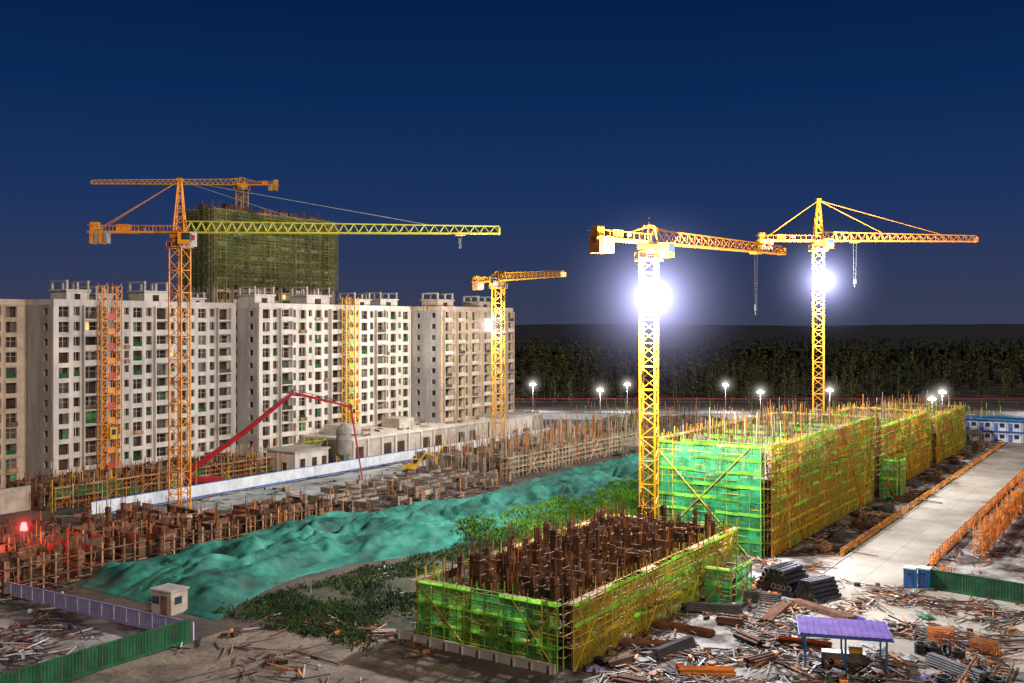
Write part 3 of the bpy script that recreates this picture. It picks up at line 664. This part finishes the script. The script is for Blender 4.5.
# ---------------- props ----------------
def lumber(x,y,L,W,H,rot,m='wood_light',name='lumber_stack'):
    b=B(); n=max(1,int(H/.14)); c,s=math.cos(rot),math.sin(rot)
    for q in(-.3,.3): b.box((x+c*q*L,y+s*q*L,.08),(.15,W,.14),'wood_dark',rot=rot)
    for k in range(n):
        k2=max(1,int(W/.26))
        for i in range(k2):
            if k==n-1 and R.random()<.4: continue
            o=(i+.5-k2/2)*.26; e=R.gauss(0,.15)
            b.box((x+c*e-s*o,y+s*e+c*o,.22+k*.14),(L*R.uniform(.88,1.06),.22,.12),m,rot=rot+R.gauss(0,.02))
    b.make(name)
def pipes(x,y,L,r,cnt,rot,m='rebar',name='pipe_stack'):
    b=B(); c,s=math.cos(rot),math.sin(rot); row=cnt;z=r+.1;k=0
    while row>0 and k<5:
        for i in range(row):
            o=(i+.5-row/2)*r*2.05; e=R.gauss(0,.15)*L*.08
            p=(x+c*(-L/2+e)-s*o,y+s*(-L/2+e)+c*o,z);q=(x+c*(L/2+e)-s*o,y+s*(L/2+e)+c*o,z)
            b.cyl(p,q,r,m,10 if r>.12 else 5)
            if r>.2:
                dv_=V(c,s,0)
                for P_,sg in((V(*p),-1),(V(*q),1)): b.cyl(P_+dv_*sg*.01,P_+dv_*sg*.03,r*.95,'white_paint' if R.random()<.3 else 'steel',10); b.cyl(P_+dv_*sg*.035,P_+dv_*sg*.045,r*.78,'interior',10)
        z+=r*1.75;row-=1;k+=1
    b.make(name)
pipes(-39.6,118.5,4.5,.32,8,1.35,'black_pipe'); pipes(-35.3,117.5,4.5,.25,7,1.2,'black_pipe')
spots=[(-44,84),(-41,90),(-44,97),(-40,102),(-36,86),(-33,92),(-43,105),(-37,108),(-30,84),(-24,86),(-20,92),(-17,99),(-33,112),(-40,79),(-35,76),(-28,78),(-22,79),(-45,90),(-18,84),(-31,99),(-36,97),(-41,112)]
for i,(x,y) in enumerate(spots):
    rot=R.choice([0.1,1.5,1.2,.4,-.5])+R.gauss(0,.1); t=i%5
    if t==0: lumber(x,y,3.4,1.3,.7,rot,'wood')
    elif t==1: pipes(x,y,6,.11,7,rot,'steel')
    elif t==2: pipes(x,y,8,.05,16,rot,'rebar','rebar_bundle')
    elif t==3: lumber(x,y,2.6,1.3,.9,rot,'wood')
    else: pipes(x,y,5,.06,14,rot,'pole_orange')
for k in range(16):
    y=142+k*9.5; x=-43+R.uniform(-1,1.5)
    if k%3==0: lumber(x,y,3,1.5,.9,1.57+R.gauss(0,.1))
    elif k%3==1: pipes(x,y,5,.1,9,1.57+R.gauss(0,.1),'steel')
    else: lumber(x,y,2.4,1.4,1.0,R.gauss(0,.2),'wood')
for k in range(12):
    lumber(-12+R.uniform(-2,8),142+k*9,3.4,1.8,.8,R.uniform(0,3),R.choice(['wood','wood_light']))
b=B()
for k in range(26):
    x,y=R.uniform(-46,-16),R.uniform(74,126); rot=R.uniform(0,3); c_,s_=math.cos(rot),math.sin(rot); Lx,Ly=R.uniform(1,2.4),R.uniform(.7,1.6); m=R.choice(['tarp_white','purple_roof','fence_lav','fence_green','steel'])
    g=[[None]*5 for _ in range(5)]
    for i in range(5):
        for j in range(5):
            u,v_=(i/4-.5)*Lx*(1+R.gauss(0,.06)),(j/4-.5)*Ly*(1+R.gauss(0,.06)); g[i][j]=(x+u*c_-v_*s_,y+u*s_+v_*c_,.12+(R.uniform(.0,.45) if 0<i<4 and 0<j<4 else R.uniform(0,.1)))
    for i in range(4):
        for j in range(4): b.quad([g[i][j],g[i+1][j],g[i+1][j+1],g[i][j+1]],m)
b.make('tarpaulins')
def debris(name,x0,x1,y0,y1,n,mats):
    b=B()
    for k in range(n):
        x=R.uniform(x0,x1);y=R.uniform(y0,y1)
        if noise.noise(Vector((x*.16,y*.16,2)))<R.uniform(-.25,.3): continue
        m=R.choice(mats);t=R.random()
        rot=noise.noise(Vector((x*.1,y*.1,50)))*4+R.choice([0,0,1.57])+R.gauss(0,.25)
        if t<.5: b.box((x,y,R.uniform(.06,.35)),(R.uniform(.6,3.4),R.uniform(.06,.2),R.uniform(.05,.12)),m,rot=rot,tilt=R.gauss(0,.06))
        elif t<.88:
            L=R.uniform(1,4.8); b.cyl((x,y,.12+R.random()*.3),(x+L*math.cos(rot),y+L*math.sin(rot),.12+R.random()*.2),R.uniform(.03,.08),m,6)
        else: b.box((x,y,.2),(R.uniform(.2,.9),R.uniform(.2,.9),R.uniform(.15,.6)),m,rot=rot)
    b.make(name)
dm=['wood','wood','wood_light','wood_dark','rebar','steel','wood','rebar','pole_orange','tarp_white','concrete_grey','black_pipe','wood_dark','black_pipe']
debris('construction_debris',-47,-14,72,127,5600,dm)
debris('construction_debris',-46,-39,128,292,1400,dm)
debris('construction_debris',-19,8,131,250,2200,dm)
debris('construction_debris',-26.5,-21,131,285,500,dm)
debris('construction_debris',-116,-84,40,65,1200,['wood_dark','wood_dark','rebar','steel','black_pipe','tarp_white'])
debris('construction_debris',-82,-60,62,84,450,dm)
debris('construction_debris',-160,-134,84,240,1100,dm+['fence_green'])
debris('construction_debris',-66,-46,122,133,300,dm)
debris('construction_debris',-130,-110,50,170,900,dm)
debris('construction_debris',-88,-66,76,130,500,['wood','wood_light','concrete_grey','rebar','tarp_white'])
b=B(); cx,cy=-26.5,96.5
b.box((cx,cy,3.25),(8.2,5.6,.14),'purple_roof',rot=.35)
for k in range(14): 
    o=(k-6.5)*.6; b.box((cx+math.cos(.35)*o,cy+math.sin(.35)*o,3.35),(.07,5.6,.06),'purple_roof',rot=.35)
b.box((cx,cy,3.1),(8.4,5.8,.16),'blue_paint',rot=.35)
for dx in(-3.6,0,3.6):
    for dy in(-2.4,2.4):
        x=cx+math.cos(.35)*dx-math.sin(.35)*dy;y=cy+math.sin(.35)*dx+math.cos(.35)*dy; b.beam((x,y,0),(x,y,3.05),.16,'blue_paint')
b.box((cx,cy,.5),(4,1.2,1.0),'steel',rot=.35); b.box((cx+1,cy+.5,1.3),(1.2,.8,.6),'machine_yellow',rot=.35)
b.make('canopy_shelter')
b=B()
for k in range(5):
    x,y=-21+k*.9+R.gauss(0,.2),103+R.gauss(0,.3)
    if k%2: b.torus((x,y,.65),.5,.17,'rubber',16,8,'x',rot=R.uniform(0,3))
    else:
        for z in range(3): b.torus((x,y,.18+z*.35),.5,.17,'rubber',16,8)
b.make('tyre_pile')
b=B()
for k in range(5):
    x,y=-16+R.uniform(-2,3),97+R.uniform(-3,3)
    for z in range(3): b.torus((x,y,.15+z*.2),.7-.03*z,.1,'black_pipe',16,6)
b.make('cable_coils')
def frames(x,y,rot):
    b=B(); c,s=math.cos(rot),math.sin(rot)
    for k in range(5):
        px,py=x-s*k*.35,y+c*k*.35
        for q in(0,1.2,2.4): b.beam((px+c*q,py+s*q,0),(px+c*q,py+s*q,1.3),.08,'pole_orange')
        for z in(.1,.7,1.3): b.beam((px,py,z),(px+c*2.4,py+s*2.4,z),.08,'pole_orange')
    b.make('steel_frame_stack')
frames(-21,107,.2); frames(-17,106,-.3); frames(-12,108,.3); frames(-24,134,1.4)
b=B()
for k in range(26): b.box((-13.4,80+k*.9,.2),(1.6,.3,.14),'wood_light',rot=R.gauss(0,.03))
for q in(-.6,.6): b.mm(-13.45+q,-13.35+q,79,104,.275,.42,'steel')
b.make('gantry_rail')
b=B()
for k in range(9): b.beam((-15.8,80+k*2.8,0),(-15.8,80+k*2.8,1.2),.09,'pole_orange')
for z in(.5,1.15): b.beam((-15.8,80,z),(-15.8,103,z),.08,'pole_orange')
b.make('orange_guardrail')
b=B()
for k in range(2):
    x,y=-27.2+k*1.5,128.2+k*.8; b.box((x,y,1.25),(1.3,1.3,2.3),'blue_paint'); b.box((x,y,2.48),(1.45,1.45,.16),'white_paint'); b.box((x,y-.67,1.2),(.75,.05,1.9),'fence_blue'); b.box((x,y-.7,1.25),(.06,.05,.2),'steel'); b.box((x,y-.71,1.9),(.4,.04,.25),'glass_dark')
b.make('portable_toilet')
b=B(); x,y=-93.5,71.5
b.box((x,y,1.35),(3,2.4,2.5),'beige_wall',rot=.1); b.box((x,y,2.7),(3.3,2.7,.18),'concrete',rot=.1); b.box((x+.6,y-1.22,1.15),(.9,.06,2.0),'wood',rot=.1); b.box((x-.7,y-1.3,1.6),(1,.06,.8),'glass_dark',rot=.1); b.box((x+1.52,y,1.6),(.06,1,.8),'glass_dark',rot=.1); b.box((x,y,.06),(3.1,2.5,.12),'steel',rot=.1)
b.make('site_hut')
P=empty('warning_beacon'); b=B(); b.cyl((-125,73,0.3),(-125,73,5.2),.08,'steel',6); b.cyl((-125,73,5.2),(-125,73,5.35),.5,'steel',10); b.cyl((-125,73,5.35),(-125,73,6.3),.48,'lamp_red',12,r2=.3); b.make('beacon',P); point('beacon_lamp',(-123.6,72,6.4),3500,(1,.05,.03),.3,P); add_glow((-125,73,5.8),4,'glow_red',P)
b=B(); x,y=cam2site(-38,226)
b.cyl((x,y,3),(x,y,8.6),1.7,'weight_grey',20); b.cyl((x,y,8.6),(x,y,9.8),1.7,'weight_grey',20,r2=.5); b.cyl((x,y,1.2),(x,y,3),.3,'weight_grey',20,r2=1.7)
for a in range(4): 
    t=a*1.57+.78; b.beam((x+1.6*math.cos(t),y+1.6*math.sin(t),0),(x+1.6*math.cos(t),y+1.6*math.sin(t),4),.2,'pole_green')
for z in(4.4,6,7.5): b.torus((x,y,z),1.72,.06,'steel',20,5)
b.make('cement_silo')
P=empty('concrete_pump_truck'); b=B(); tx,ty=cam2site(-61,196)
ra=math.atan2(*cam2site(1,.1)[::-1]); 
def tp(u,v,z): return (tx+math.cos(ra)*u-math.sin(ra)*v,ty+math.sin(ra)*u+math.cos(ra)*v,z)
b.box(tp(0,0,1.1),(9,1.0,.35),'steel',rot=ra); b.box(tp(-4.3,0,2.0),(1.9,2.4,2.3),'white_paint',rot=ra); b.box(tp(-5.27,0,2.4),(.06,2.1,1.0),'glass_dark',rot=ra); b.box(tp(-4.5,-1.22,2.4),(.9,.05,.8),'glass_dark',rot=ra)
b.box(tp(1.2,0,1.8),(6,2.2,.9),'boom_red',rot=ra); b.box(tp(4.3,0,1.5),(1.2,1.8,1.3),'steel',rot=ra); b.cyl(tp(-2.2,0,1.2),tp(-2.2,0,3.6),.5,'boom_red',12)
for u in(-4.2,-1.5,2.2,3.4):
    for v in(-1.1,1.1): b.cyl(tp(u,v-.15,.52),tp(u,v+.15,.52),.52,'rubber',14); b.cyl(tp(u,v-.17,.52),tp(u,v+.17,.52),.22,'white_paint',10)
for u in(-2,3):
    for v in(-3,3): b.beam(tp(u,0,1),tp(u,v,1),.2,'steel'); b.beam(tp(u,v,1),tp(u,v,.1),.18,'steel'); b.box(tp(u,v,.08),(.7,.7,.15),'steel',rot=ra)
b.make('truck',P)
b=B(); q0=V(*tp(-2.2,0,3.4)); pts=[q0,V(*cam2site(-42.7,195),18.8),V(*cam2site(-31.6,196),16),V(*cam2site(-29.2,196),1.2)]
mid=q0.lerp(pts[1],.55)+V(0,0,-.6)
def boomseg(p,q,w0,w1):
    b.cyl(p,q,w0*.7,'boom_red',4,r2=w1*.7); up=V(0,0,1)*.6
    b.cyl(p+up,q+up,.09,'steel',6)
    b.cyl(p-up*.8,p.lerp(q,.3),.13,'steel',6)
    for k in range(1,6): w=p.lerp(q,k/6); b.beam(w,w+up,.1,'steel')
boomseg(q0,mid,1.0,.8); boomseg(mid,pts[1],.8,.55); boomseg(pts[1],pts[2],.5,.38); boomseg(pts[2],pts[2].lerp(pts[3],.55),.36,.26)
b.cyl(pts[2].lerp(pts[3],.55),pts[3],.14,'boom_red',8)
for p in pts[:3]+[mid]: b.torus(p,.4,.14,'steel',12,6,'y')
b.make('placing_boom',P)
def excavator(x,y,rot):
    b=B(); c,s=math.cos(rot),math.sin(rot)
    def t(u,v,z): return (x+c*u-s*v,y+s*u+c*v,z)
    for v in(-1.1,1.1):
        b.box(t(0,v,.45),(3.0,.5,.7),'rubber',rot=rot)
        for u in(-1.5,1.5): b.cyl(t(u,v-.25,.45),t(u,v+.25,.45),.35,'rubber',10)
    b.box(t(-.4,0,1.5),(2.8,2.3,1.0),'machine_yellow',rot=rot); b.box(t(-1.4,0,1.9),(1.0,2.2,.6),'steel',rot=rot); b.box(t(.6,.6,2.3),(1.3,.95,1.5),'machine_yellow',rot=rot); b.box(t(.75,.6,2.45),(1.2,1.0,.8),'glass_dark',rot=rot)
    p=[V(*t(.9,-.2,1.7)),V(*t(3.0,-.2,4.4)),V(*t(5.2,-.2,3.8)),V(*t(5.8,-.2,1.4))]
    b.cyl(p[0],p[1],.3,'machine_yellow',4,r2=.25); b.cyl(p[1],p[2],.26,'machine_yellow',4,r2=.2); b.cyl(p[2],p[3],.22,'machine_yellow',4,r2=.16); b.cyl(V(*t(1,-.2,2.0)),p[1].lerp(p[2],.2),.08,'steel',6)
    b.box(t(5.7,-.2,1.0),(.9,1.0,.8),'steel',rot=rot,tilt=.4)
    b.make('excavator')
excavator(-138,168,.5); excavator(-143,186,2.3)
P=empty('prefab_dormitory'); b=B(); x0,x1,y0,y1=-50,10,302,309
b.mm(x0,x1,y0,y1,0,6,'white_paint'); b.mm(x0-.4,x1+.4,y0-1.6,y1+.4,6.003,6.35,'blue_paint'); b.mm(x0,x1,y0-1.3,y0-.003,2.95,3.1,'fence_blue'); b.mm(x0,x1,y0-.06,y0-.004,2.6,2.94,'fence_blue'); b.mm(x0,x1,y0-.06,y0-.004,5.6,5.99,'fence_blue')
for k in range(17):
    x=x0+.3+k*3.6
    if x>x1-1: break
    b.mm(x-.08,x+.08,y0-1.3,y0-1.15,0,6,'fence_blue')
    for z in(.1,3.12): b.mm(x+.4,x+1.3,y0-.05,y0-.005,z,z+2,'fence_blue'); b.mm(x+1.7,x+2.9,y0-.05,y0-.005,z+.9,z+2,'glass_dark')
    b.beam((x,y0-1.25,4.1),(x+3.6,y0-1.25,4.1),.07,'blue_paint')
b.make('dormitory_body',P)
hoarding('site_hoarding',cam2site(-10,338),cam2site(170,322),2.4,'fence_white','fence_blue','fence_white')
b=B()
for k in range(70):
    p=cam2site(-40+k*7,392); b.beam((*p,0),(*p,3.2),.14,'rebar')
    q=cam2site(-40+k*7+7,392)
    b.beam((*p,3.1),(*q,3.1),.1,'crane_red'); b.beam((*p,2),(*q,2),.08,'rebar')
b.make('distant_fence')

# ---------------- forest ----------------
def forest(name,trees,nl,ls,seed=1):
    rg=np.random.default_rng(seed); T=len(trees); tr=np.array(trees)
    n=T*nl; idx=np.repeat(np.arange(T),nl)
    ncl=9; cl=rg.uniform(0,1,(T,ncl)); ca=rg.uniform(0,6.283,(T,ncl)); cr=rg.uniform(0.15,.85,(T,ncl))
    k=rg.integers(0,ncl,n); z=cl[idx,k]+rg.normal(0,.06,n); z=np.clip(z,-.1,1.08)
    prof=np.clip(1.0-np.clip(z,0,1)*.75,0.1,1)*np.clip(z*5+.8,0,1)
    a=ca[idx,k]+rg.normal(0,.5,n); r=(cr[idx,k]+rg.normal(0,.22,n))*prof
    h=tr[idx,2];w=tr[idx,3]
    c=np.stack([tr[idx,0]+np.cos(a)*r*w,tr[idx,1]+np.sin(a)*r*w,h*(.15+.85*z)+.3],1)
    u=rg.normal(0,1,(n,3));u/=np.linalg.norm(u,axis=1)[:,None];v=rg.normal(0,1,(n,3));v-=u*(u*v).sum(1)[:,None];v/=np.linalg.norm(v,axis=1)[:,None]
    sz=(ls*rg.uniform(.5,1.3,n))[:,None]
    V_=np.stack([c-u*sz-v*sz*.6,c+u*sz-v*sz*.4,c+u*sz*.7+v*sz,c-u*sz*.8+v*sz*.8],1).reshape(-1,3)
    tb=B()
    for t in trees[:2500]: tb.cyl((t[0],t[1],0),(t[0],t[1],t[2]*.8),.22,'trunk',4,r2=.08,cap=False)
    verts=np.concatenate([V_,np.array(tb.v)]) ; me=bpy.data.meshes.new(name)
    nf=n+len(tb.f); me.vertices.add(len(verts)); me.vertices.foreach_set('co',verts.astype(np.float32).ravel())
    loops=np.concatenate([np.arange(4*n),(np.array(tb.f)+4*n).ravel()]).astype(np.int32)
    me.loops.add(len(loops)); me.loops.foreach_set('vertex_index',loops); me.polygons.add(nf); me.polygons.foreach_set('loop_start',(np.arange(nf)*4).astype(np.int32))
    me.materials.append(M['foliage']);me.materials.append(M['trunk']); mi=np.zeros(nf,np.int32);mi[n:]=1; me.polygons.foreach_set('material_index',mi)
    me.update(calc_edges=True); me.validate(); o=bpy.data.objects.new(name,me); sc.collection.objects.link(o)
tr=[]
for k in range(560):
    n=R.uniform(410,520); e=R.uniform(-140,.75*n); 
    if noise.noise(Vector((e*.02,n*.02,8)))<-.25: continue
    tr.append((*cam2site(e,n),R.uniform(5,15),R.uniform(1.6,3.4)))
forest('tree_belt',tr,200,.40,1)
tr=[]
for k in range(2300):
    n=520+900*R.random()**1.3; e=R.uniform(-180,.75*n); tr.append((*cam2site(e,n),R.uniform(8,17),R.uniform(2,3.8)))
forest('forest',tr,60,.95,2)
v=[];f=[]; nx,ny=120,60
for j in range(ny+1):
    n=900*(9.0**(j/ny))
    for i in range(nx+1):
        e=(-1.1+2.2*i/nx)*n; z=9+3.5*noise.fractal(Vector((e*.012,n*.009,0)),1,2,4)+max(0,(n-3500))*.0055*(1+.5*noise.noise(Vector((e*.0006,n*.0004,5))))
        v.append((*cam2site(e,n),z))
for j in range(ny):
    for i in range(nx): k=j*(nx+1)+i; f.append((k,k+1,k+nx+2,k+nx+1))
me=bpy.data.meshes.new('distant_forest_hills');me.from_pydata(v,[],f);me.materials.append(M['far_canopy']);me.update();o=bpy.data.objects.new('distant_forest_hills',me);sc.collection.objects.link(o)

# ---------------- sky and light ----------------
sd=Vector((.80,-.36,.40)).normalized()
w=bpy.data.worlds.new('World');sc.world=w;w.use_nodes=True;nt=w.node_tree;nt.nodes.clear();N=nt.nodes.new;L=nt.links.new
out=N('ShaderNodeOutputWorld');tc=N('ShaderNodeTexCoord');sp=N('ShaderNodeSeparateXYZ');L(tc.outputs['Generated'],sp.inputs[0])
cr=N('ShaderNodeValToRGB');L(sp.outputs['Z'],cr.inputs['Fac']);E=cr.color_ramp.elements
E[0].position=0;E[0].color=(.042,.048,.092,1);E[1].position=1;E[1].color=(.001,.004,.02,1)
for p,c in((.04,(.032,.044,.100,1)),(.12,(.012,.034,.115,1)),(.22,(.0035,.022,.094,1)),(.32,(.0020,.013,.064,1))):
    q=E.new(p);q.color=c
bg=N('ShaderNodeBackground');bg.inputs['Strength'].default_value=1.0;L(cr.outputs[0],bg.inputs['Color'])
sk=N('ShaderNodeTexSky');sk.sky_type='NISHITA';sk.sun_disc=False;sk.sun_elevation=math.radians(-7);sk.sun_rotation=math.atan2(sd.x,sd.y)
b2=N('ShaderNodeBackground');b2.inputs['Strength'].default_value=.05;L(sk.outputs[0],b2.inputs['Color'])
ad=N('ShaderNodeAddShader');L(bg.outputs[0],ad.inputs[0]);L(b2.outputs[0],ad.inputs[1]);L(ad.outputs[0],out.inputs['Surface'])
l=bpy.data.lights.new('fill_sun','SUN');l.energy=1.7;l.angle=math.radians(10);l.color=(1,.82,.63);o=bpy.data.objects.new('fill_sun',l);o.rotation_euler=sd.to_track_quat('Z','Y').to_euler();sc.collection.objects.link(o)  # added warm fill, standing in for unseen site lamps after sunset

# ---------------- camera ----------------
cd=bpy.data.cameras.new('camera');cam=bpy.data.objects.new('camera',cd);sc.collection.objects.link(cam)
cd.sensor_width=36;cd.lens=35.156;cd.shift_y=-0.016;cd.clip_end=30000
cam.location=(0,0,32);cam.rotation_euler=(math.radians(90),0,math.atan2(SA,CA));sc.camera=cam
